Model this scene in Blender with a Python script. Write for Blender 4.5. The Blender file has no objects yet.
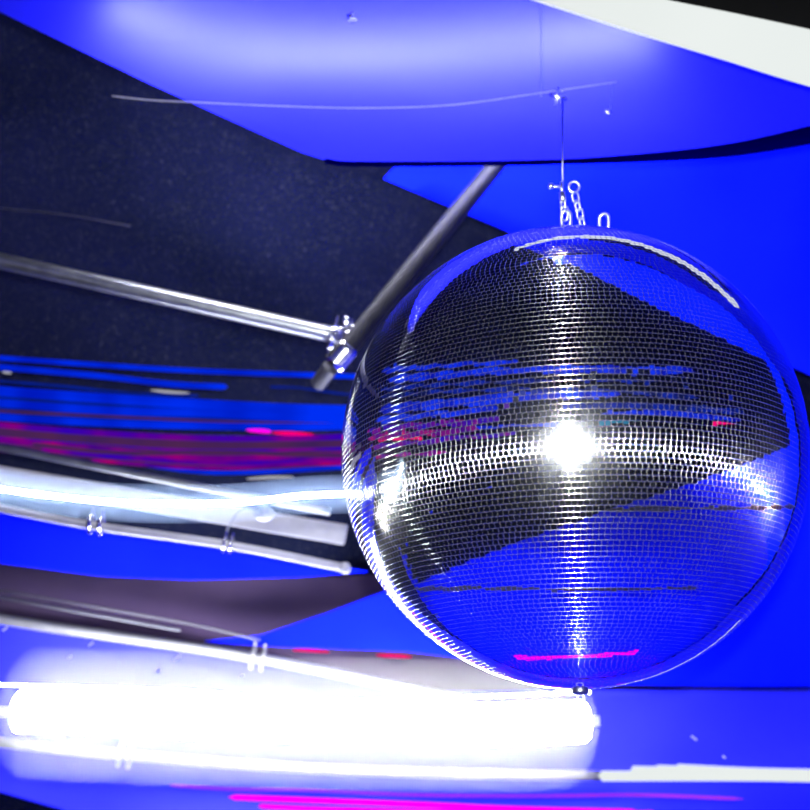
import bpy, bmesh, math, random
import numpy as np
from mathutils import Vector, Matrix, noise
random.seed(7); rng = np.random.default_rng(7)
S = bpy.context.scene; COL = S.collection
PI = math.pi

# ------------------------------------------------------------------ camera
F_PX = 1000.0
PITCH = math.radians(18.5)
CAM = Vector((0, 0, 1.6))
FW = Vector((0, math.cos(PITCH), math.sin(PITCH)))
UP = Vector((0, -math.sin(PITCH), math.cos(PITCH)))
RT = Vector((1, 0, 0))
def P(px, py, D):
    return CAM + D * (FW + RT * ((px - 405) / F_PX) + UP * ((405 - py) / F_PX))
def to_px(p):
    v = p - CAM; d = v.dot(FW)
    return (405 + F_PX * v.dot(RT) / d, 405 - F_PX * v.dot(UP) / d, d)
cd = bpy.data.cameras.new('camera'); cam = bpy.data.objects.new('camera', cd); COL.objects.link(cam)
cam.location = CAM; cam.rotation_euler = (PI / 2 + PITCH, 0, 0)
cd.sensor_width = 36; cd.lens = 36 * F_PX / 810; cd.clip_start = 0.02
cd.dof.use_dof = True; cd.dof.focus_distance = 2.0; cd.dof.aperture_fstop = 2.2
S.camera = cam
BR = 0.5
BC = CAM + (P(567.5, 454.5, 1) - CAM).normalized() * 2.245

# ------------------------------------------------------------------ light
w = bpy.data.worlds.new('blue_ambient'); S.world = w; w.use_nodes = True  # even blue ambient added in place of the venue's blue light
bg = w.node_tree.nodes['Background']
bg.inputs[0].default_value = (0.0, 0.010, 1, 1); bg.inputs[1].default_value = 1.5
S.view_settings.view_transform = 'Standard'; S.view_settings.look = 'None'
S.view_settings.exposure = 0; S.view_settings.gamma = 1
ld = bpy.data.lights.new('camera_flash', 'AREA'); ld.shape = 'DISK'; ld.size = 0.07; ld.energy = 150
ld.color = (0.95, 0.98, 1.0)
fl = bpy.data.objects.new('camera_flash', ld); COL.objects.link(fl)
fl.location = CAM + UP * 0.13 + RT * 0.02 - FW * 0.02
fl.rotation_euler = (PI / 2 + PITCH, 0, 0)
S.cycles.max_bounces = 6; S.cycles.sample_clamp_indirect = 6

# ------------------------------------------------------------------ materials
def mat(name):
    m = bpy.data.materials.new(name); m.use_nodes = True
    nt = m.node_tree; nt.nodes.clear()
    out = nt.nodes.new('ShaderNodeOutputMaterial')
    return m, nt, out
def N(nt, t, **kw):
    n = nt.nodes.new(t)
    for k, v in kw.items():
        if k in n.inputs: n.inputs[k].default_value = v
        else: setattr(n, k, v)
    return n
def ramp(nt, src, stops):
    r = nt.nodes.new('ShaderNodeValToRGB'); e = r.color_ramp.elements
    while len(e) < len(stops): e.new(0.5)
    for k, (p, c) in enumerate(stops):
        e[k].position = p; e[k].color = (*c, 1)
    nt.links.new(src, r.inputs[0]); return r
def objnoise(nt, scale, detail=3, stretch=(1, 1, 1)):
    tc = nt.nodes.new('ShaderNodeTexCoord'); mp = nt.nodes.new('ShaderNodeMapping')
    mp.inputs['Scale'].default_value = stretch
    nt.links.new(tc.outputs['Object'], mp.inputs[0])
    n = N(nt, 'ShaderNodeTexNoise', Scale=scale, Detail=detail)
    nt.links.new(mp.outputs[0], n.inputs['Vector']); return n
def metal(name, c, rough, spots=True, met=1.0):
    m, nt, out = mat(name); b = N(nt, 'ShaderNodeBsdfPrincipled', Metallic=met)
    n = objnoise(nt, 25)
    r = ramp(nt, n.outputs[0], [(0.3, tuple(x * 0.8 for x in c)), (0.7, c)])
    nt.links.new(r.outputs[0], b.inputs['Base Color'])
    mr = N(nt, 'ShaderNodeMapRange'); mr.inputs[3].default_value = rough * 0.8; mr.inputs[4].default_value = rough * 1.3
    nt.links.new(n.outputs[0], mr.inputs[0]); nt.links.new(mr.outputs[0], b.inputs['Roughness'])
    nt.links.new(b.outputs[0], out.inputs[0]); return m
def cloth(name, c0, c1, transl=0.0, speck=0.0, rough=0.9, spec=0.0):
    m, nt, out = mat(name); b = N(nt, 'ShaderNodeBsdfPrincipled', Roughness=rough)
    b.inputs['Specular IOR Level'].default_value = spec
    n = objnoise(nt, 2.2, 4)
    r = ramp(nt, n.outputs[0], [(0.3, c0), (0.7, c1)]); col = r.outputs[0]
    if speck:
        n2 = objnoise(nt, 130, 2)
        r2 = ramp(nt, n2.outputs[0], [(0.60, (0, 0, 0)), (0.74, (speck,) * 3)])
        mx = nt.nodes.new('ShaderNodeMix'); mx.data_type = 'RGBA'; mx.blend_type = 'ADD'
        mx.inputs[0].default_value = 1
        nt.links.new(col, mx.inputs[6]); nt.links.new(r2.outputs[0], mx.inputs[7]); col = mx.outputs[2]
    nt.links.new(col, b.inputs['Base Color'])
    wv = objnoise(nt, 220, 1); bp = N(nt, 'ShaderNodeBump', Strength=0.15, Distance=0.002)
    nt.links.new(wv.outputs[0], bp.inputs['Height']); nt.links.new(bp.outputs[0], b.inputs['Normal'])
    if transl:
        t = nt.nodes.new('ShaderNodeBsdfTranslucent'); nt.links.new(col, t.inputs[0])
        ms = nt.nodes.new('ShaderNodeMixShader'); ms.inputs[0].default_value = transl
        nt.links.new(b.outputs[0], ms.inputs[1]); nt.links.new(t.outputs[0], ms.inputs[2])
        nt.links.new(ms.outputs[0], out.inputs[0])
    else: nt.links.new(b.outputs[0], out.inputs[0])
    return m
def glow(name, stops, strength=1.0, scale=2.0, stretch=(1, 1, 1)):
    m, nt, out = mat(name); e = nt.nodes.new('ShaderNodeEmission'); e.inputs[1].default_value = strength
    n = objnoise(nt, scale, 2, stretch); r = ramp(nt, n.outputs[0], stops)
    nt.links.new(r.outputs[0], e.inputs[0]); nt.links.new(e.outputs[0], out.inputs[0]); return m
M = {}
M['tarp'] = cloth('dark_tarp', (0.0032, 0.0044, 0.014), (0.0046, 0.0058, 0.020), speck=0.035)
M['black'] = cloth('black_cloth', (0.003, 0.003, 0.003), (0.006, 0.006, 0.006))
M['blue'] = cloth('blue_cloth', (0.0018, 0.006, 0.85), (0.0028, 0.009, 0.95))
M['blue_p'] = cloth('paler_blue_cloth', (0.020, 0.022, 0.85), (0.024, 0.026, 0.95))
M['taupe'] = cloth('lit_taupe_cloth', (0.020, 0.014, 0.035), (0.030, 0.020, 0.045))
M['blue_t'] = cloth('blue_translucent_cloth', (0.015, 0.0165, 0.9), (0.018, 0.0195, 0.95), transl=0.5)
M['navy'] = cloth('navy_shade', (0.0, 0.0, 0.02), (0.0, 0.0, 0.05))  # dark colour for the shadow line under the top drape
M['steel'] = metal('galvanised_steel', (0.25, 0.26, 0.28), 0.36)
M['dullsteel'] = metal('dull_steel', (0.10, 0.10, 0.12), 0.5)
M['chain'] = metal('chain_steel', (0.8, 0.82, 0.86), 0.33)
M['chrome'] = metal('chrome', (0.6, 0.6, 0.64), 0.24)
M['paint'] = metal('pale_painted_steel', (0.30, 0.30, 0.33), 0.55, met=0.3)
M['darksteel'] = metal('dark_steel', (0.03, 0.03, 0.04), 0.55, met=1.0)
M['paint_grey'] = metal('grey_painted_steel', (0.14, 0.14, 0.16), 0.6, met=0.2)
M['cablegrey'] = metal('grey_cable', (0.22, 0.22, 0.25), 0.6, met=0.2)
M['plastic'] = metal('black_plastic', (0.02, 0.02, 0.03), 0.5, met=0.0)
M['lamp'] = glow('lamp_white', [(0, (0.93, 0.96, 1)), (1, (1, 1, 1))], 65)
M['streak_thin'] = glow('streak_thin', [(0, (0.75, 0.88, 1)), (1, (0.9, 0.95, 1))], 80)
M['lamp_back'] = glow('lamp_back', [(0, (0.95, 0.95, 1)), (1, (1, 1, 1))], 290)
def halo(name, dens, col=(1, 1, 1)):  # scattering volume added to draw the halo around a lamp
    m, nt, out = mat(name); v = N(nt, 'ShaderNodeVolumeScatter', Density=dens); v.inputs[0].default_value = (*col, 1)
    nt.links.new(v.outputs[0], out.inputs[1]); return m
M['halo'] = halo('halo_haze', 0.22); M['halo_thin'] = halo('halo_haze_thin', 2.0, (0.45, 0.6, 1))
M['tube_soft'] = glow('tube_soft', [(0, (0.80, 0.86, 0.84)), (1, (0.93, 0.97, 0.95))], 0.95)
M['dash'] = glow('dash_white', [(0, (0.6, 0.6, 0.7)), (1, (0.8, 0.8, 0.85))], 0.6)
M['r_blue'] = glow('streak_blue', [(0.35, (0.0, 0.006, 0.45)), (0.6, (0.0, 0.03, 0.95))], 0.95, 3)
M['r_dim'] = glow('streak_dim_blue', [(0.35, (0.004, 0.01, 0.10)), (0.6, (0.0, 0.02, 0.45))], 0.8, 3)
M['r_violet'] = glow('streak_violet', [(0.33, (0.02, 0.0, 0.6)), (0.52, (0.09, 0.0, 0.40)), (0.68, (0.28, 0.0, 0.25))], 0.8, 4)
M['r_mag'] = glow('streak_magenta', [(0.38, (0.06, 0.0, 0.28)), (0.56, (0.22, 0.0, 0.25)), (0.72, (0.5, 0.0, 0.14))], 0.85, 5)
M['r_brown'] = glow('streak_mauve', [(0.35, (0.05, 0.015, 0.11)), (0.65, (0.085, 0.02, 0.09))], 0.9, 5)
M['hot_mag'] = glow('glow_magenta', [(0, (1, 0.0, 0.72)), (1, (1, 0.0, 0.85))], 1.2)
M['soft_mag'] = glow('glow_soft_magenta', [(0.3, (0.25, 0.03, 0.8)), (0.7, (0.6, 0.05, 0.8))], 0.8)
M['red'] = glow('glow_red', [(0.4, (1, 0.0, 0.09)), (0.6, (1, 0.0, 0.25))], 1.0, 8)
M['teal'] = glow('glow_teal', [(0, (0.0, 0.12, 0.28)), (1, (0.0, 0.2, 0.35))], 1.0)

# ------------------------------------------------------------------ builders
def tag(o, label=None, cat=None, group=None, kind=None):
    if label: o['label'] = label
    if cat: o['category'] = cat
    if group: o['group'] = group
    if kind: o['kind'] = kind
    return o
def mesh_obj(name, verts, faces, m, parent=None, smooth=True):
    me = bpy.data.meshes.new(name); me.from_pydata([tuple(v) for v in verts], [], faces); me.update()
    o = bpy.data.objects.new(name, me); COL.objects.link(o); me.materials.append(M[m] if isinstance(m, str) else m)
    if smooth: me.polygons.foreach_set('use_smooth', [True] * len(me.polygons))
    if parent is not None: o.parent = parent; o.matrix_parent_inverse = Matrix.Translation(-parent.location)
    return o
def empty(name, loc):
    o = bpy.data.objects.new(name, None); COL.objects.link(o); o.location = loc; o.empty_display_size = 0.05
    return o
def smooth_path(pts, n):
    """Catmull-Rom through 3-D points"""
    pts = [Vector(p) for p in pts]
    if len(pts) == 2: return [pts[0].lerp(pts[1], k / (n - 1)) for k in range(n)]
    q = [2 * pts[0] - pts[1]] + pts + [2 * pts[-1] - pts[-2]]
    out = []
    for k in range(n):
        t = k / (n - 1) * (len(pts) - 1); i = min(int(t), len(pts) - 2); t -= i
        a, b, c, d = q[i:i + 4]
        out.append(0.5 * ((2 * b) + (c - a) * t + (2 * a - 5 * b + 4 * c - d) * t * t + (3 * b - a - 3 * c + d) * t ** 3))
    return out
def tube_geo(path, rad, seg=16, flat=1.0, cap=True, vs=None, fs=None, hollow=False):
    """rad: number or function(t)"""
    vs = [] if vs is None else vs; fs = [] if fs is None else fs
    n = len(path); base = len(vs)
    for i, p in enumerate(path):
        t = (path[min(i + 1, n - 1)] - path[max(i - 1, 0)]).normalized()
        a = t.cross(FW)
        if a.length < 1e-3: a = t.cross(UP)
        a.normalize(); b = t.cross(a).normalized()
        r = rad(i / (n - 1)) if callable(rad) else rad
        for k in range(seg):
            an = 2 * PI * k / seg
            vs.append(p + a * (r * math.cos(an)) + b * (r * flat * math.sin(an)))
    for i in range(n - 1):
        for k in range(seg):
            k2 = (k + 1) % seg
            fs.append((base + i * seg + k, base + i * seg + k2, base + (i + 1) * seg + k2, base + (i + 1) * seg + k))
    if cap:
        fs.append(tuple(base + k for k in range(seg - 1, -1, -1)))
        fs.append(tuple(base + (n - 1) * seg + k for k in range(seg)))
    return vs, fs
def recentre(o):
    me = o.data; n = len(me.vertices); a = np.empty(n * 3); me.vertices.foreach_get('co', a)
    a = a.reshape(-1, 3); c = (a.min(0) + a.max(0)) / 2; me.vertices.foreach_set('co', (a - c).ravel())
    me.update(); o.location = Vector(c); return o
def tube(name, path, rad, m, parent=None, n=40, **kw):
    p = smooth_path(path, n); vs, fs = tube_geo(p, rad, **kw)
    o = mesh_obj(name, vs, fs, m, parent)
    return o
def round_end(w=0.06):
    return lambda t: math.sqrt(max(0.0, 1 - max(0, (w - t) / w, (t - 1 + w) / w) ** 2)) * 1.0 + 1e-3
def px_tube(name, pts, D, rpx, m, parent=None, n=60, ends=None, **kw):
    path = [P(x, y, D if len(q) == 0 else q[0]) for x, y, *q in pts]
    R = rpx * D / F_PX
    prof = round_end(ends) if ends else (lambda t: 1.0)
    return tube(name, path, (lambda t: R * prof(t)), m, parent, n=n, **kw)
def interp(pts, x):
    return float(np.interp(x, [p[0] for p in pts], [p[1] for p in pts]))
def sheet(name, top, bot, D, m, x0, x1, nx=120, ny=40, fold=0.0, thick=0.004, wob=0.0, kx=5.0):
    vs, fs = [], []
    for j in range(ny + 1):
        for i in range(nx + 1):
            x = x0 + (x1 - x0) * i / nx; v = j / ny
            y = interp(top, x) * (1 - v) + interp(bot, x) * v
            d = D(x, y) if callable(D) else D
            d += fold * math.sin(x * kx / 100 + 1.5 * math.sin(y / 150)) + wob * noise.noise(Vector((x / 170, y / 120, 3.1)))
            vs.append(P(x, y, d))
    for j in range(ny):
        for i in range(nx):
            a = j * (nx + 1) + i; fs.append((a, a + nx + 1, a + nx + 2, a + 1))
    o = mesh_obj(name, vs, fs, m); recentre(o)
    if thick: s = o.modifiers.new('thickness', 'SOLIDIFY'); s.thickness = thick; s.offset = 0
    return o
def box_between(name, a, b, wv, hv, m, parent=None):
    """bevelled bar from a to b, half extents as vectors"""
    vs = []
    for p in (a, b):
        for s, t in ((-1, -1), (1, -1), (1, 1), (-1, 1)): vs.append(p + wv * s + hv * t)
    fs = [(0, 1, 2, 3), (7, 6, 5, 4)] + [(k, k + 4, (k + 1) % 4 + 4, (k + 1) % 4) for k in range(4)]
    o = mesh_obj(name, vs, fs, m, parent, smooth=False)
    bv = o.modifiers.new('bevel', 'BEVEL'); bv.width = min(wv.length, hv.length) * 0.25; bv.segments = 2
    return o
def sphere_geo(c, r, vs, fs, seg=12, rings=8, sc=(1, 1, 1)):
    base = len(vs)
    for j in range(rings + 1):
        for i in range(seg):
            a = PI * j / rings; b = 2 * PI * i / seg
            vs.append(c + RT * (r * sc[0] * math.sin(a) * math.cos(b)) + FW * (r * sc[1] * math.sin(a) * math.sin(b)) + UP * (r * sc[2] * math.cos(a)))
    for j in range(rings):
        for i in range(seg):
            fs.append((base + j * seg + i, base + (j + 1) * seg + i, base + (j + 1) * seg + (i + 1) % seg, base + j * seg + (i + 1) % seg))

# ------------------------------------------------------------------ setting
TD = 4.05
tarp = sheet('wall_back', [(-1300, -900), (1400, -900)], [(-1300, 1148), (1400, 1148)], TD, 'tarp', -1300, 1400, nx=160, ny=110, wob=0.10, thick=0.01)
tag(tarp, kind='structure')
g = mesh_obj('floor', [(-7, -7, -0.02), (7, -7, -0.02), (7, 6, -0.02), (-7, 6, -0.02), (-7, -7, -0.1), (7, -7, -0.1), (7, 6, -0.1), (-7, 6, -0.1)],
             [(0, 1, 2, 3), (7, 6, 5, 4), (0, 4, 5, 1), (1, 5, 6, 2), (2, 6, 7, 3), (3, 7, 4, 0)], 'blue', smooth=False)
tag(g, kind='structure')

# blue drapes in view
A_bot = [(-60, -15), (0, 12), (150, 84), (300, 152), (325, 160), (360, 163), (520, 162), (640, 157), (730, 149), (810, 134), (1000, 90)]
sA = sheet('blue_drape', [(-60, -45), (950, -60)], A_bot, lambda x, y: 3.02 + 0.00018 * (y - 40) * (1 if y > 40 else -1), 'blue_t', -60, 950, nx=220, ny=60, wob=0.02, thick=0)
tag(sA, 'blue translucent drape across the top, a white lamp glowing through it', 'drape')
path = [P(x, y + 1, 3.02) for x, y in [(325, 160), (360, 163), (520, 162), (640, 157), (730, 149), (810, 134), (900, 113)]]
edge_shade = tube('edge_shade', path, lambda t: 0.008 + 0.045 * max(0, t - 0.4), 'navy', None, n=60)  # dark rod added in place of the shadow along the drape edge
edge_shade.parent = sA; edge_shade.matrix_parent_inverse = Matrix.Translation(-sA.location)
L1 = [(384, 179), (525, 239), (640, 300), (810, 375), (1300, 600)]
sB = sheet('blue_drape', [(384, 178), (412, 150), (430, -700), (1400, -700)], L1[:4] + [(1000, 440), (1150, 330), (1400, 60)], 3.55, 'blue', 384, 1400, fold=0.006, wob=0.05, nx=200)
tag(sB, 'blue drape with slanting lower edge, behind the top of the mirror ball', 'drape')
L2 = [(205, 641), (262, 635), (330, 612), (400, 585), (600, 512), (810, 440), (1300, 270)]
sF = sheet('lit_mauve_patch', [(-700, 470), (0, 560), (190, 575), (400, 575), (740, 600)], [(-700, 600), (0, 640), (260, 680), (480, 705), (740, 705)], 3.98, 'taupe', -700, 740, wob=0.04)  # cloth added over the tarp, its lamplit tone put into the colour
tag(sF, 'dusky mauve cloth with lamplight in its colour, between the blue drapes at lower left', 'cloth')
sC = sheet('blue_drape', L2, [(205, 642), (262, 646), (405, 651), (480, 660), (560, 684), (740, 687), (1300, 687)], 3.8, 'blue', 205, 1300, fold=0.004, wob=0.08)
tag(sC, 'blue pointed drape running to the right behind the bottom of the mirror ball', 'drape')
D_top = [(-700, 460), (0, 618), (260, 660), (405, 690), (480, 692), (560, 690), (1300, 690)]
D_bot = [(-700, 640), (0, 792), (70, 812), (200, 1120), (1300, 1120)]
sD = sheet('blue_drape', D_top, D_bot, 3.9, 'blue_p', -700, 1300, fold=0.004, wob=0.10, ny=60, nx=160)
tag(sD, 'pale lit blue drape along the bottom, behind the long white tube lamp', 'drape')
sE = sheet('blue_drape', [(-500, 400), (0, 508), (100, 527), (230, 548), (368, 571)],
           [(-500, 470), (0, 563), (100, 576), (190, 580), (300, 577), (368, 572)], 3.7, 'blue', -500, 368, wob=0.05)
tag(sE, 'bright blue lens-shaped cloth below the pale beam at left', 'drape')
blk = sheet('black_panel', [(620, -90), (1000, -60)], [(620, 2), (650, 6), (810, 48), (1000, 100)], 2.82, 'black', 620, 1000, wob=0.02)
tag(blk, 'black panel in the upper right corner, above the fat white tube', 'panel')

# ------------------------------------------------------------------ lamps in view
bulb = px_tube('tube_lamp', [(118, 14), (160, 38), (220, 56), (330, 61), (450, 59), (560, 52), (650, 42)], 3.11, 5, 'lamp_back', n=80, ends=0.05)
tag(bulb, 'white tube lamp glowing through the blue drape at the top', 'lamp')
o = px_tube('fat_tube_light', [(480, -32), (600, 2), (700, 27), (810, 56), (960, 92)], 2.72, 1, 'tube_soft', n=60)
for k, v in enumerate(o.data.vertices): pass
bpy.data.objects.remove(o)
path = [P(x, y, 2.72) for x, y in [(440, -45), (560, -8), (650, 17), (730, 37), (810, 58), (960, 96)]]
o = tube('fat_tube_light', path, lambda t: 2.72 * (12 + 17 * t) / 1000, 'tube_soft', n=60, seg=24)
tag(o, 'fat white tube light crossing the upper right corner', 'lamp')

t = empty('long_tube_lamp', P(300, 722, 3.45))
tag(t, 'long overexposed white tube lamp below the mirror ball, the largest lamp', 'lamp')
path = [P(x, y, 3.45) for x, y in [(14, 712), (60, 712), (200, 718), (400, 724), (520, 724), (592, 721)]]
tube('diffuser', path, lambda q: 3.45 * 0.020 * round_end(0.03)(q), 'lamp', t, n=90, seg=24)
path = [P(x, y, 3.45) for x, y in [(4, 712), (60, 713), (200, 719), (400, 724), (520, 724), (598, 721)]]
tube('glow_halo', path, lambda q: 3.45 * 0.064 * round_end(0.13)(q), 'halo', t, n=90, seg=32)
tube('rod', [P(-60, 711, 3.45), P(16, 712, 3.45)], 3.45 * .005, 'tube_soft', t, n=8)
tube('rod', [P(588, 721, 3.45), P(599, 721, 3.45)], 3.45 * .005, 'tube_soft', t, n=8)

lt = empty('slim_light_streak', P(200, 500, 1.93))  # light streak given shape as a glowing rod with a halo volume
px_tube('rod', [(-30, 484), (0, 489), (60, 497), (130, 503), (230, 503), (300, 496), (345, 494), (362, 494)], 1.93, 3.0, 'streak_thin', lt, n=90, ends=0.02)
px_tube('glow_halo', [(-60, 480), (0, 489), (60, 497), (130, 503), (230, 503), (300, 496), (345, 494), (368, 494)], 1.93, 20, 'halo_thin', lt, n=90, ends=0.06, seg=32)
tag(lt, 'slim white light streak, built as a tube lamp, ending at the left edge of the mirror ball', 'lamp')

ends3 = [(598, 776, 775, 5, 3.56), (630, 771, 773, 5, 3.62), (655, 769, 771.5, 4, 3.68), (676, 767, 770, 3, 3.73)]
desc = ['lowest and longest', 'second lowest', 'third lowest', 'topmost and shortest']
for (x, y, y2, r, d), q in zip(ends3, desc):
    o = px_tube('white_tube', [(x, y), (760, y2 + 1), (900, y2 + 4)], d, r, 'tube_soft', ends=0.012, n=80)
    tag(o, f'white tube at the lower right, {q} of the four stacked together', 'lamp', 'white tubes stacked at the lower right')

# thin light streaks around the lamp, given shape as glowing tubes
o = px_tube('thin_light_streak', [(-20, 684), (100, 688), (200, 692), (300, 700), (420, 699), (590, 692)], 3.12, 0.9, 'streak_thin')
tag(o, 'hair-thin white light streak above the long overexposed tube lamp', 'light')
o = px_tube('streak_line', [(168, 785), (230, 789), (300, 790), (420, 795), (540, 796), (640, 795), (745, 799)], 3.45, 1.5, 'soft_mag', ends=0.03)
tag(o, 'faint violet light streak, uppermost of the pink lines at the bottom', 'light', 'pink light streaks along the bottom')
o = px_tube('streak_line', [(228, 797), (330, 801), (430, 805), (520, 809), (640, 812)], 3.40, 2.7, 'hot_mag', ends=0.012)
tag(o, 'bright magenta light streak, thickest of the pink lines at the bottom', 'light', 'pink light streaks along the bottom')
o = px_tube('streak_line', [(258, 806), (330, 809), (500, 812), (660, 813)], 3.44, 2.2, 'hot_mag', ends=0.012)
tag(o, 'magenta light streak at the bottom edge, lowest of the pink lines', 'light', 'pink light streaks along the bottom')

# ------------------------------------------------------------------ light trails at left, given shape as glowing tubes
streaks = [
 ([(-30, 356), (0, 358), (100, 365), (200, 371), (340, 376), (400, 378)], 2.6, 'r_blue', 'topmost bright blue'),
 ([(30, 359), (110, 364), (200, 370), (300, 374), (380, 375)], 1.0, 'r_dim', 'thin dim blue, just above the topmost'),
 ([(-30, 364), (0, 367), (100, 376), (170, 384), (228, 387)], 3.0, 'r_blue', 'short bright blue, second from the top'),
 ([(-30, 377), (0, 381), (60, 386), (130, 393), (200, 396)], 1.5, 'r_dim', 'thin dim blue, third from the top'),
 ([(270, 387), (300, 388), (345, 394), (400, 396)], 1.2, 'r_dim', 'short thin blue beside the mirror ball'),
 ([(-30, 386), (0, 391), (100, 398), (200, 404), (300, 409), (400, 411)], 5.0, 'r_blue', 'thick bright blue in the middle'),
 ([(-30, 399), (0, 403), (100, 410), (200, 413), (300, 418), (400, 420)], 4.0, 'r_blue', 'second thick blue in the middle'),
 ([(-30, 396), (0, 398), (120, 406), (260, 414), (400, 416)], 1.2, 'r_dim', 'dim blue between the two thick ones'),
 ([(-30, 412), (0, 417), (100, 423), (200, 426), (300, 427), (400, 425)], 3.6, 'r_blue', 'deep blue directly over the violet ones'),
 ([(-30, 408), (0, 411), (120, 417), (240, 422), (400, 424)], 1.2, 'r_brown', 'dusky mauve above the deep blue one'),
 ([(-30, 421), (0, 425), (100, 433), (200, 438), (300, 438), (400, 434)], 3.0, 'r_violet', 'topmost violet'),
 ([(-30, 428), (0, 432), (100, 440), (200, 445), (300, 444), (400, 441)], 4.0, 'r_brown', 'broad dusky mauve'),
 ([(-30, 434), (0, 437), (100, 443), (200, 451), (300, 449), (400, 447)], 2.0, 'r_violet', 'thin violet under the broad mauve one'),
 ([(-30, 437), (20, 442), (100, 449), (200, 458), (300, 456), (400, 452)], 2.8, 'r_mag', 'magenta and red'),
 ([(40, 449), (120, 457), (220, 463), (310, 461), (400, 458)], 2.4, 'r_violet', 'violet below the magenta one'),
 ([(30, 444), (120, 453), (220, 452), (310, 455), (400, 455)], 2.0, 'r_brown', 'mauve behind the magenta one'),
 ([(90, 460), (160, 466), (230, 468), (310, 464), (400, 462)], 1.8, 'r_mag', 'lowest magenta'),
 ([(140, 464), (200, 472), (260, 472), (330, 468), (400, 463)], 2.0, 'r_blue', 'lowest blue, over the pale pipe'),
]
streaks += [([(-60, 429), (0, 437), (120, 447), (220, 455), (400, 452)], 15, 'r_brown', 'widest dusky mauve'),  # wide dim tubes added to fill the glow between the streaks
 ([(-60, 398), (0, 404), (120, 411), (220, 416), (400, 419)], 11, 'r_dim', 'widest dark blue')]
for k, (pts, r, m, d) in enumerate(streaks):
    o = px_tube('light_streak', pts, 3.50 + 0.045 * (k % 5) if r < 9 else 3.84, r, m, n=70, ends=0.03, seg=12)
    tag(o, f'{d} light rope, left of the mirror ball', 'light rope', 'light ropes left of the mirror ball')
for pts, r, m, lab in [
    ([(246, 430), (262, 431), (272, 432)], 2.0, 'hot_mag', 'short magenta light streak among the ropes left of the ball'),
    ([(272, 432.5), (295, 434), (316, 435.5)], 2.2, 'red', 'short red light streak beside the mirror ball'),
    ([(150, 390), (170, 392), (190, 393)], 1.3, 'dash', 'small white light streak between the upper blue ropes'),
    ([(246, 479), (270, 477.5), (294, 477)], 1.4, 'dash', 'small white light streak just below the lowest blue one'),
    ([(2, 372), (12, 373)], 1.2, 'dash', 'tiny white light streak at the left edge among blue ropes'),
    ([(292, 650), (310, 650.5), (330, 652)], 1.6, 'red', 'short red light streak on the mauve strip, left one'),
    ([(376, 655), (395, 656), (412, 657)], 1.8, 'red', 'short red light streak on the mauve strip, next to the ball'),
    ]:
    o = px_tube('short_streak', pts, 3.5, r, m, n=20, ends=0.45, seg=12)  # short patches of glow given shape as tubes
    tag(o, lab, 'light streak')

# ------------------------------------------------------------------ scaffold pipes
def coupler(px, py, D, ax, label, R=0.034, m='chrome', cat='clamp', s=1.0):
    """clamp ring around a pipe, with two bolts and nuts; ax = pipe axis"""
    c = P(px, py, D); ax = ax.normalized(); nrm = ax.cross(FW).normalized(); dp = nrm.cross(ax).normalized()
    e = empty('pipe_clamp', c); tag(e, label, cat)
    for sgn in (-1, 1):
        vs, fs = [], []
        for i in range(20):
            an = 2 * PI * i / 20
            rr = R * 1.15; ctr = c + ax * (sgn * 0.024 * s)
            d = nrm * math.cos(an) + dp * math.sin(an)
            for (u, v) in ((-.009, 0), (.009, 0), (.009, .010), (-.009, .010)):
                vs.append(ctr + ax * (u * s) + d * (rr + v * s))
        for i in range(20):
            for q in range(4):
                a = i * 4 + q; b = i * 4 + (q + 1) % 4; n2 = ((i + 1) % 20) * 4
                fs.append((a, b, n2 + (q + 1) % 4, n2 + q))
        mesh_obj('ring', vs, fs, m, e)
        bp = c + ax * (sgn * 0.024 * s) + nrm * (-(R * 1.35))
        vs, fs = tube_geo([bp + nrm * (-0.03 * s), bp + nrm * (0.03 * s)], 0.0055 * s, 8)
        bo = mesh_obj('bolt', vs, fs, m, e, smooth=False)
        vs, fs = tube_geo([bp + nrm * (-0.022 * s), bp + nrm * (-0.008 * s)], 0.012 * s, 6)
        nu = mesh_obj('nut', vs, fs, m, bo, smooth=False)
        bp2 = c + ax * (sgn * 0.024 * s) + nrm * (R * 1.35)
        vs, fs = tube_geo([bp2 - nrm * (0.02 * s), bp2 + nrm * (0.028 * s)], 0.0055 * s, 8)
        mesh_obj('bolt', vs, fs, m, e, smooth=False)
    return e
def pipe(pts, R, m, label, name='scaffold_pipe', **kw):
    path = [P(*p) for p in pts]
    o = tube(name, path, R, m, n=30, seg=28, **kw); tag(o, label, 'pipe'); return o
p1a, p1b = (-220, 212, 3.25), (343, 337, 3.25)
pipe([p1a, p1b], 0.026, 'steel', 'shiny galvanised scaffold pipe at upper left, ending at the clamp')
diag = pipe([(336, 362, 2.95), (503, 156, 3.35)], 0.030, 'darksteel', 'dark scaffold pipe rising diagonally from the clamp to the top drape')
ax1 = P(*p1b) - P(*p1a)
joint = coupler(340, 340, 3.22, ax1, 'chrome pipe clamp where the two scaffold pipes meet left of the ball', s=1.0)
cp = px_tube('collar', [(350, 346), (333, 366)], 2.95, 12.0, 'chrome', diag, n=6, seg=28)
cp['label'] = 'bright steel collar'
st = pipe([(331, 367, 3.2), (318, 384, 3.25)], 0.027, 'plastic', 'black pipe stub poking out below the chrome clamp')
# wing bolt of the clamp
vs, fs = tube_geo([P(346, 318, 3.2), P(347, 345, 3.2)], 0.004, 8); sphere_geo(P(346, 322, 3.2), .012, vs, fs, sc=(1, .5, 1.5))
sphere_geo(P(340, 330, 3.2), .014, vs, fs); sphere_geo(P(353, 327, 3.2), .010, vs, fs)
mesh_obj('wing_bolt', vs, fs, 'chrome', joint)

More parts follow.
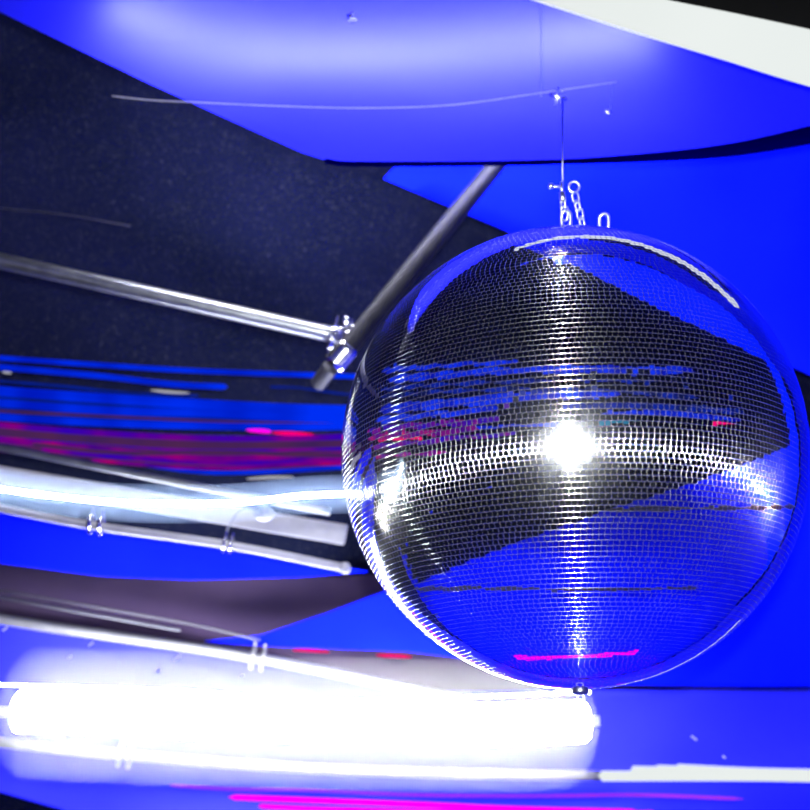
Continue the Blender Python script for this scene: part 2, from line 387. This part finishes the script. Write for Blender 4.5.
pale = [
 ([(-120, 421, 3.4), (0, 447, 3.4), (200, 487, 3.4), (330, 512, 3.4)], 0.013, 'steel', 'grey pipe running under the light ropes, above the pale flat beam'),
 ([(-120, 484, 3.3), (0, 508, 3.3), (95, 526, 3.3), (228, 545, 3.3), (345, 568, 3.3)], 0.014, 'paint', 'pale thin pipe along the top of the bright blue lens-shaped cloth'),
 ([(-150, 588, 3.74), (0, 619, 3.74), (120, 637, 3.74), (257, 658, 3.74), (405, 688, 3.74), (470, 702, 3.74)], 0.020, 'paint_grey', 'pale pipe sloping above the long overexposed tube lamp'),
 ([(-150, 722, 3.76), (0, 742, 3.76), (125, 755, 3.76), (300, 768, 3.76), (480, 774, 3.76), (600, 776, 3.76)], 0.020, 'paint_grey', 'pale pipe along the underside of the long overexposed tube lamp'),
 ([(-150, 566, 3.6), (0, 597, 3.6), (180, 630, 3.6)], 0.006, 'dullsteel', 'faint thin grey conduit above the sloping pale pipe'),
 ([(-150, 560, 3.7), (0, 590, 3.7), (180, 622, 3.7), (260, 640, 3.7)], 0.004, 'dullsteel', 'faintest thin conduit across the dusky area at lower left'),
]
palepipes = [pipe(pts, R, m, lab) for pts, R, m, lab in pale]
a, b = P(-140, 452, 3.5), P(346, 535, 3.5)
up = (b - a).cross(FW).normalized()
o = box_between('flat_beam', a, b, up * 0.034, FW * 0.02, 'paint'); tag(o, 'broad pale flat beam behind the slim white light streak', 'beam')
axp = P(345, 568, 3.3) - P(0, 508, 3.3)
coupler(96, 522, 3.28, axp, 'small clamp with two bolts on the thin pale pipe, over the blue cloth', R=0.018, s=0.7)
coupler(228, 543, 3.28, axp, 'small clamp further right on the thin pale pipe', R=0.018, s=0.45)
axq = P(405, 688, 3.74) - P(120, 637, 3.74)
coupler(258, 657, 3.72, axq, 'clamp on the pale sloping pipe above the tube lamp', R=0.022, s=0.8, m='paint_grey')
coupler(125, 754, 3.74, axq, 'washed out clamp on the pipe beneath the tube lamp', R=0.023, s=0.8, m='paint_grey')
vs, fs = [], []; sphere_geo(P(345, 568, 3.28), .020, vs, fs)
mesh_obj('end_cap', vs, fs, 'paint', palepipes[1])
# round lamp head on a wire bracket
e = empty('spot_lamp', P(264, 514, 3.4)); tag(e, 'small round pale lamp head hanging over the flat beam', 'lamp head')
vs, fs = [], []; sphere_geo(P(264, 514, 3.4), .036, vs, fs, 24, 14, (1, 1, .72)); mesh_obj('housing', vs, fs, 'paint', e)
vs, fs = tube_geo([P(264, 509, 3.365), P(264, 508.5, 3.36)], .020, 20); mesh_obj('rim', vs, fs, 'steel', e)
vs, fs = tube_geo(smooth_path([P(254, 510, 3.4), P(242, 509, 3.42), P(230, 524, 3.42), P(226, 534, 3.42)], 20), .0035, 8); mesh_obj('bracket', vs, fs, 'steel', e)

# cables
def cable(pts, D, r, m, label, **k):
    o = px_tube('cable', pts, D, r, m, n=50, seg=8, **k); tag(o, label, 'cable'); return o
cable([(112, 96), (150, 100), (190, 102), (280, 106), (360, 108), (450, 105), (540, 93), (616, 82)], 2.9, 0.8, 'cablegrey', 'thin pale cable strung across the blue drape at the top')
cable([(541, -40), (541, 30), (541, 97)], 2.9, 0.35, 'steel', 'left hanging wire in front of the blue drape')
cable([(611, 84), (611, 98), (610, 111)], 2.9, 0.4, 'steel', 'short right hanging wire in front of the blue drape')
cable([(-40, 205), (60, 214), (130, 226)], 3.7, 0.5, 'dullsteel', 'very faint thin cable on the dark tarp above the shiny pipe')
# tiny sparkling hardware
def hardware(px, py, D, label, n=7, R=9, m='chrome'):
    vs, fs = [], []
    for k in range(n):
        an = 2 * PI * k / n
        sphere_geo(P(px + R * math.cos(an) * random.uniform(.5, 1), py + R * math.sin(an) * random.uniform(.5, 1), D), .004 * random.uniform(.6, 1.2), vs, fs, 8, 6)
    tube_geo([P(px - R, py - 2, D), P(px + R, py + 3, D)], .005, 8, vs=vs, fs=fs)
    tube_geo([P(px, py - R, D), P(px - 2, py + R, D)], .004, 8, vs=vs, fs=fs)
    o = mesh_obj('hanging_bracket', vs, fs, m); tag(recentre(o), label, 'bracket'); return o
hardware(558, 96, 2.85, 'sparkling steel bracket above the mirror ball, on the blue drape')
hardware(608, 111, 2.85, 'tiny steel hook at the end of the short hanging wire', 4, 3)
hardware(352, 17, 2.85, 'tiny sparkling bracket at the top left of the blue drape', 5, 5)

# confetti slivers near the lamp, their glint made as a glow of their own
for k, (x, y, a, l) in enumerate([(177, 658, -35, 8), (158, 671, -45, 4), (91, 644, -38, 6), (70, 657, -38, 4), (5, 629, -35, 6), (694, 738, 38, 7), (724, 757, 40, 4), (242, 676, -40, 4)]):
    d = math.radians(a); dx, dy = math.cos(d) * l / 2, math.sin(d) * l / 2
    A_, B_ = P(x - dx, y - dy, 3.2), P(x + dx, y + dy, 3.2)
    o = box_between('glowing_sliver', A_, B_, (B_ - A_).cross(FW).normalized() * .0035, FW * .001, 'dash')
    where = ['below the clamp on the sloping pale pipe, longest', 'left of the longest one, short', 'below the left part of the pale sloping pipe', 'smallest, near the left edge',
             'at the left edge under the pale pipe', 'slanting on deep blue below the ball, upper one', 'small, just above the white tubes at right', 'short, right of the longest one'][k]
    tag(o, f'white glowing foil sliver in the air, {where}', 'confetti', 'foil slivers in the air')

# ------------------------------------------------------------------ mirror ball
ball = empty('mirror_ball', BC); tag(ball, 'large mirror ball covered in small square silver tiles, hanging at right', 'mirror ball')
def build_ball():
    m1, nt, out = mat('mirror_tile')
    gl = N(nt, 'ShaderNodeBsdfAnisotropic', Roughness=0.02); gl.inputs[0].default_value = (0.86, 0.87, 0.88, 1)
    g2 = N(nt, 'ShaderNodeBsdfAnisotropic', Roughness=0.24); g2.inputs[0].default_value = (0.80, 0.83, 0.85, 1)
    at = nt.nodes.new('ShaderNodeAttribute'); at.attribute_name = 'haze'
    ms = nt.nodes.new('ShaderNodeMixShader')
    nt.links.new(at.outputs['Fac'], ms.inputs[0])
    nt.links.new(gl.outputs[0], ms.inputs[1]); nt.links.new(g2.outputs[0], ms.inputs[2]); nt.links.new(ms.outputs[0], out.inputs[0])
    m2, nt, out = mat('tile_edge')
    g3 = N(nt, 'ShaderNodeBsdfAnisotropic', Roughness=0.135); g3.inputs[0].default_value = (0.95, 0.95, 0.92, 1)
    g4 = N(nt, 'ShaderNodeBsdfAnisotropic', Roughness=0.36); g4.inputs[0].default_value = (0.95, 0.95, 0.95, 1)
    mx = nt.nodes.new('ShaderNodeMixShader'); mx.inputs[0].default_value = 0.07
    nt.links.new(g3.outputs[0], mx.inputs[1]); nt.links.new(g4.outputs[0], mx.inputs[2]); nt.links.new(mx.outputs[0], out.inputs[0])
    R = BR; pitch = 0.0104; rows = int(round(PI * R / pitch))
    V = []; NR = []; HZ = []; MI = []
    H = 0.0006; ins = 0.00062
    for j in range(1, rows - 1):
        la0 = -PI / 2 + PI * j / rows; la1 = la0 + PI / rows; lc = (la0 + la1) / 2
        n = max(6, int(round(2 * PI * R * math.cos(lc) / pitch))); off = rng.uniform(0, 2 * PI / n)
        lo = off + np.arange(n) * 2 * PI / n; dl = 2 * PI / n
        lmid = lo + dl / 2
        nrm = np.stack([np.cos(lc) * np.cos(lmid), np.cos(lc) * np.sin(lmid), np.full(n, np.sin(lc))], 1)
        east = np.stack([-np.sin(lmid), np.cos(lmid), np.zeros(n)], 1)
        north = np.cross(nrm, east)
        cs = []
        for la, lf in ((la0, 0), (la0, 1), (la1, 1), (la1, 0)):
            l = lo + lf * dl
            cs.append(R * np.stack([np.cos(la) * np.cos(l), np.cos(la) * np.sin(l), np.full(n, np.sin(la))], 1))
        base = np.stack(cs, 1)                                     # n,4,3 bottom ring
        cen = base.mean(1, keepdims=True)
        sg = np.array([(-1, -1), (1, -1), (1, 1), (-1, 1)], float)
        e = np.linalg.norm(base[:, 1] - base[:, 0], axis=1) / 2; e2 = np.linalg.norm(base[:, 3] - base[:, 0], axis=1) / 2
        k = (1 - ins / np.minimum(e, e2))[:, None, None]
        tilt = rng.normal(0, 0.0016, (n, 2)); bad = rng.random(n) < 0.012
        tilt[bad] = rng.normal(0, 0.035, (bad.sum(), 2))
        az = (np.degrees(lmid) + 360) % 360                        # 270 faces the viewer
        wav = (np.abs(np.degrees(lc) + 2.2 + 2.5 * np.sin(np.radians(az * 5)) - (az - 260) * 0.05) < 0.9) & (az > 215) & (az < 300) & (rng.random(n) < 0.22)
        tilt[wav] = rng.normal(0, 0.03, (wav.sum(), 2)); bad = bad | wav
        tn = nrm + east * tilt[:, :1] + north * tilt[:, 1:]; tn /= np.linalg.norm(tn, axis=1, keepdims=True)
        top = cen + (base - cen) * k + nrm[:, None] * H
        # tilt the top plane
        dv = top - (cen + nrm[:, None] * H)
        top = top - nrm[:, None] * (np.einsum('nij,nj->ni', dv, tn - nrm))[:, :, None]
        V.append(np.concatenate([base, top], 1))                   # n,8,3
        # normals per face loop
        def side(vec): v = nrm * 0.05 + vec + rng.normal(0, 0.006, (n, 3)); return v / np.linalg.norm(v, axis=1, keepdims=True)
        dirs = [side(-north), side(east), side(north), side(-east)]
        f = [np.repeat(tn[:, None], 4, 1)]
        for q in range(4): f.append(np.stack([dirs[q], dirs[q], tn, tn], 1))
        NR.append(np.stack(f, 1))                                   # n,5,4,3
        hz = np.clip(0.05 + rng.normal(0, 0.01, n), 0.02, 0.3); hz[bad] = 0.15
        HZ.append(np.repeat(hz[:, None], 5, 1))
    V = np.concatenate(V); NR = np.concatenate(NR); HZ = np.concatenate(HZ)
    n = len(V)
    fidx = np.array([[4, 5, 6, 7], [0, 1, 5, 4], [1, 2, 6, 5], [2, 3, 7, 6], [3, 0, 4, 7]])
    F = (np.arange(n)[:, None, None] * 8 + fidx[None]).reshape(-1, 4)
    me = bpy.data.meshes.new('mirror_tiles')
    me.vertices.add(n * 8); me.vertices.foreach_set('co', V.reshape(-1).astype(np.float32))
    me.loops.add(F.size); me.loops.foreach_set('vertex_index', F.reshape(-1).astype(np.int32))
    me.polygons.add(len(F)); me.polygons.foreach_set('loop_start', (np.arange(len(F)) * 4).astype(np.int32))
    me.update(calc_edges=True)
    me.materials.append(m1); me.materials.append(m2)
    me.polygons.foreach_set('material_index', np.tile([0, 1, 1, 1, 1], n).astype(np.int32))
    me.polygons.foreach_set('use_smooth', [True] * len(F))
    a = me.attributes.new('haze', 'FLOAT', 'FACE'); a.data.foreach_set('value', HZ.reshape(-1).astype(np.float32))
    me.normals_split_custom_set(NR.reshape(-1, 3).tolist())
    o = bpy.data.objects.new('mirror_tiles', me); COL.objects.link(o); o.parent = ball
build_ball()
def lathe(prof, c, seg=32):
    vs, fs = [], []
    for r, z in prof:
        for k in range(seg): vs.append(c + Vector((r * math.cos(2 * PI * k / seg), r * math.sin(2 * PI * k / seg), z)))
    for j in range(len(prof) - 1):
        for k in range(seg): fs.append((j * seg + k, j * seg + (k + 1) % seg, (j + 1) * seg + (k + 1) % seg, (j + 1) * seg + k))
    return vs, fs
vs, fs = lathe([(R_, z_) for R_, z_ in [(1e-4, -.494)] + [(0.494 * math.sin(a), -0.494 * math.cos(a)) for a in np.linspace(.03, PI - .03, 60)] + [(1e-4, .494)]], BC, 64)
mesh_obj('core', vs, fs, 'dullsteel', ball)
vs, fs = lathe([(1e-4, .515), (.03, .512), (.034, .506), (.034, .494), (1e-4, .494)], BC); mesh_obj('top_plate', vs, fs, 'steel', ball)
vs, fs = lathe([(1e-4, -.512), (.016, -.510), (.018, -.505), (.018, -.494), (1e-4, -.494)], BC); mesh_obj('bottom_plate', vs, fs, 'steel', ball)
def ring_geo(c, axis, long, r, w=None, L=None, vs=None, fs=None, n=28, seg=8):
    """stretched torus: w half width, L half length along 'long', normal to axis"""
    long = long.normalized(); side = axis.cross(long).normalized(); axis = long.cross(side).normalized()
    vs = [] if vs is None else vs; fs = [] if fs is None else fs; base = len(vs)
    for i in range(n):
        an = 2 * PI * i / n; ca, sa = math.cos(an), math.sin(an)
        p = c + side * (w * ca) + long * (w * sa + (L - w) * (1 if sa > 0 else -1) * (1 if abs(sa) > 1e-6 else 0))
        d = side * ca + long * sa
        for k in range(seg):
            b = 2 * PI * k / seg; vs.append(p + d * (r * math.cos(b)) + axis * (r * math.sin(b)))
    for i in range(n):
        for k in range(seg):
            fs.append((base + i * seg + k, base + i * seg + (k + 1) % seg, base + ((i + 1) % n) * seg + (k + 1) % seg, base + ((i + 1) % n) * seg + k))
    return vs, fs
Z = Vector((0, 0, 1))
pole = to_px(BC + Z * .5); DT = pole[2]
vs, fs = ring_geo(BC - Z * .522, Vector((0, 1, 0)), Z, .002, .007, .011); mesh_obj('bottom_hook', vs, fs, 'chain', ball)
for x, y, yb in [(604, 222, 0), (566, 219, 0)]:
    vs, fs = ring_geo(P(x, y, DT), FW + RT * .4, UP, .0042, .011, .019); mesh_obj('eye', vs, fs, 'chain', ball)

# suspension chains
main = empty('suspension_chain', P(563, 160, DT)); tag(main, 'short steel chain with turnbuckle holding up the mirror ball', 'chain')
vs, fs = tube_geo([P(562.5, 100, DT + .05), P(562.5, 195, DT)], .0022, 8); mesh_obj('wire', vs, fs, 'steel', main)
vs, fs = tube_geo([P(561.5, 182, DT), P(562, 195, DT)], .0042, 12); tube_geo([P(562, 192, DT), P(563, 203, DT)], .0075, 6, vs=vs, fs=fs); mesh_obj('turnbuckle', vs, fs, 'chain', main)
for k, (x, y) in enumerate([(563, 203), (564.5, 213.5)]):
    vs, fs = ring_geo(P(x, y, DT), (FW * .9 + RT * .5) if k % 2 else (RT + FW * .5), UP, .0028, .008, .017); mesh_obj('link', vs, fs, 'chain', main)
vs, fs = tube_geo([P(550, 186, DT), P(562, 187, DT)], .0035, 8); sphere_geo(P(551, 186, DT), .0075, vs, fs); mesh_obj('pin', vs, fs, 'chain', main)
side = empty('safety_chain', P(574, 187, DT)); tag(side, 'slack safety chain with a round ring, right of the main chain', 'chain')
vs, fs = ring_geo(P(574, 187, DT), FW + UP * .2, UP, .0028, .0125, .0126); mesh_obj('ring', vs, fs, 'chain', side)
for k, (x, y) in enumerate([(575.5, 197.5), (577.5, 206), (580, 214), (582, 222)]):
    vs, fs = ring_geo(P(x, y, DT), (FW + RT * .5) if k % 2 == 0 else (RT + FW * .6), UP - RT * .18, .0024, .0072, .0125); mesh_obj('link', vs, fs, 'chain', side)

# ------------------------------------------------------------------ unseen pieces added and shaped for the mirror reflections
def ball_ray(px, py):
    d = (P(px, py, 1) - CAM).normalized(); oc = CAM - BC
    b = oc.dot(d); c = oc.dot(oc) - BR * BR; h = b * b - c
    if h < 0: return None
    p = CAM + d * (-b - math.sqrt(h)); n = (p - BC) / BR
    return p, d - 2 * d.dot(n) * n
def env_hit(px, py, RAD, zf=0.0):
    q = ball_ray(px, py)
    if q is None: return None
    p, r = q
    oc = p - BC; b = oc.dot(r); t = -b + math.sqrt(b * b - oc.dot(oc) + RAD * RAD); kind = 'dome'
    if r.z < 0:
        tf = (zf - p.z) / r.z
        if tf < t: t = tf; kind = 'floor'
    dn = r.dot(FW)
    if dn > 0:
        tt = (TD - 0.12 - (p - CAM).dot(FW)) / dn
        if 0.2 < (p + r * tt).x < 3.1: tt = (TD - 0.75 - (p - CAM).dot(FW)) / dn
        if tt < t: return None
    h = p + r * t
    if (h - CAM).dot(FW) > 0.3:
        x, y, _ = to_px(h)
        if -60 < x < 870 and -60 < y < 870: return None
    return h, kind
def limb(px):
    ys = [y for y in np.arange(220, 695, 0.5) if ball_ray(px, y)]
    return (ys[0], ys[-1]) if ys else None
L1b = [(300, 160), (500, 226), (525, 239), (640, 300), (720, 338), (812, 385)]
L2b = [(300, 625), (400, 590), (480, 556), (600, 512), (700, 481), (812, 437)]
def env_patch(name, top, bot, RAD, want, m, x0, x1, nx=90, ny=90, zf=0.0, thick=0.02):
    vs, idx, fs = [], {}, []
    for i in range(nx + 1):
        x = x0 + (x1 - x0) * i / nx; lb = limb(x)
        if lb is None: continue
        y0 = max(lb[0] + .5, interp(top, x)); y1 = min(lb[1] - .5, interp(bot, x))
        if y1 <= y0: continue
        for j in range(ny + 1):
            h = env_hit(x, y0 + (y1 - y0) * j / ny, RAD, 0.02)
            if h: idx[(i, j)] = (len(vs), h[1]); vs.append(h[0])
    for i in range(nx):
        for j in range(ny):
            q = [idx.get(k) for k in ((i, j), (i, j + 1), (i + 1, j + 1), (i + 1, j))]
            if any(k is None for k in q): continue
            if want == 'floor' and all(k[1] != 'floor' for k in q): continue
            if want == 'dome' and any(k[1] == 'floor' for k in q): continue
            P4 = [vs[k[0]] for k in q]
            if max((P4[a] - P4[b]).length for a in range(4) for b in range(a)) > 1.6: continue
            fs.append(tuple(k[0] for k in q))
    used = sorted({k for f in fs for k in f}); mp = {k: i for i, k in enumerate(used)}
    o = mesh_obj(name, [vs[k] for k in used], [tuple(mp[k] for k in f) for f in fs], m); recentre(o)
    s = o.modifiers.new('thickness', 'SOLIDIFY'); s.thickness = thick; s.offset = 0
    return o
canopy = env_patch('added_canopy', L1b, L2b, 5.2, 'dome', 'tarp', 339, 811, nx=170, ny=140)  # unseen canopy shaped after the dark region wanted on the ball
tag(canopy, 'dark canopy added out of view to darken the mirror ball reflection', 'canopy')
carpet = env_patch('added_dark_carpet', L1b, L2b, 5.2, 'floor', 'tarp', 339, 811, thick=0.01)  # unseen carpet shaped the same way, for the lower dark region
tag(carpet, 'dark carpet added out of view to darken the lower ball reflection', 'carpet')
def env_streak(name, pts, w_, RAD, m, label, group=None, n=40, zf=0.12):
    path, rad = [], []
    for k in range(n):
        t = k / (n - 1) * (len(pts) - 1); i = min(int(t), len(pts) - 2); t -= i
        x = pts[i][0] * (1 - t) + pts[i + 1][0] * t; y = pts[i][1] * (1 - t) + pts[i + 1][1] * t
        h = env_hit(x, y, RAD, zf); h1 = env_hit(x, y - w_, RAD, zf); h2 = env_hit(x, y + w_, RAD, zf)
        if not (h and h1 and h2): continue
        path.append(h[0]); rad.append(min(0.16, (h1[0] - h2[0]).length / 2))
    if len(path) < 3: return None
    m_ = len(path)
    def rf(t):
        i = min(int(t * (m_ - 1)), m_ - 1); return rad[i] * round_end(0.08)(t)
    vs, fs = tube_geo(path, rf, 12); o = mesh_obj(name, vs, fs, m); recentre(o)
    tag(o, label, 'light rope' if m != 'plastic' else 'cable', group); return o
ek = 0  # unseen glowing tubes added so the mirrors show light streaks
G = 'light ropes added out of view, reflected in the ball'
for pts, w_, m, lab in [
    ([(362, 373), (400, 369), (470, 364), (520, 362)], 2.0, 'r_blue', 'topmost blue light streak reflected in the ball'),
    ([(352, 383), (420, 377), (500, 371), (600, 369), (695, 371)], 3.5, 'r_blue', 'long bright blue light streak reflected across the ball'),
    ([(352, 392), (420, 386), (500, 382), (600, 380), (660, 382)], 1.8, 'r_dim', 'dim blue light streak reflected under the long bright one'),
    ([(350, 400), (420, 393), (500, 389), (620, 391), (700, 398)], 2.0, 'r_dim', 'second dim blue light streak reflected in the ball'),
    ([(346, 414), (400, 408), (460, 402), (540, 396), (620, 394)], 4.5, 'r_blue', 'thick bright blue light streak reflected in the middle of the ball'),
    ([(348, 424), (400, 418), (450, 413), (500, 409)], 3.0, 'r_blue', 'short blue light streak reflected at the left of the ball'),
    ([(560, 407), (640, 405), (700, 408), (745, 413)], 3.0, 'r_dim', 'dim blue light streak reflected at the right of the ball'),
    ([(600, 414), (660, 413), (720, 417), (742, 420)], 2.2, 'r_blue', 'short blue light streak reflected at the right of the ball'),
    ([(346, 434), (400, 427), (450, 423), (500, 419)], 3.0, 'r_violet', 'violet light streak reflected at the left of the ball'),
    ([(348, 441), (390, 436), (440, 432), (480, 429)], 3.0, 'r_mag', 'magenta light streak reflected at the left of the ball'),
    ([(348, 450), (400, 444), (460, 438), (520, 432)], 2.4, 'r_violet', 'second violet light streak reflected at the left of the ball'),
    ([(470, 430), (520, 425), (560, 424)], 2.0, 'r_blue', 'short blue light streak reflected left of the flash spot'),
    ([(598, 423), (620, 421), (640, 421)], 2.0, 'teal', 'short teal light streak reflected above the flash spot'),
    ([(376, 440), (400, 438.5), (422, 438)], 1.2, 'red', 'short red light streak reflected at the left of the ball'),
    ([(712, 424), (725, 423.5), (736, 424)], 1.3, 'red', 'short red light streak reflected at the right of the ball'),
    ([(350, 459), (400, 455), (450, 452)], 1.6, 'r_mag', 'lowest magenta light streak reflected at the left of the ball'),
    ([(515, 658), (560, 657), (600, 655), (638, 652)], 1.6, 'hot_mag', 'bright magenta light streak added on the floor, reflected near the ball bottom'),
]:
    env_streak('light_streak', pts, w_, 3.45 + 0.15 * ek, m, lab, G); ek = (ek + 1) % 8
for pts, w_, lab in [([(600, 511), (680, 508), (760, 508), (806, 506)], 1.6, 'black cable added on the floor as a dark line reflected at the right of the ball'),
                     ([(400, 589), (480, 588), (560, 589), (700, 588)], 1.5, 'black cable added on the floor as a dark line reflected across the lower ball')]:
    env_streak('added_floor_cable', pts, w_, 3.6, 'plastic', lab)  # unseen cables added to draw dark lines in the mirrors
for ob in COL.objects:
    if ob.type == 'MESH' and ob.parent is None and ob.location.length < 1e-6 and ob.name != 'floor': recentre(ob) if not ob.children else None
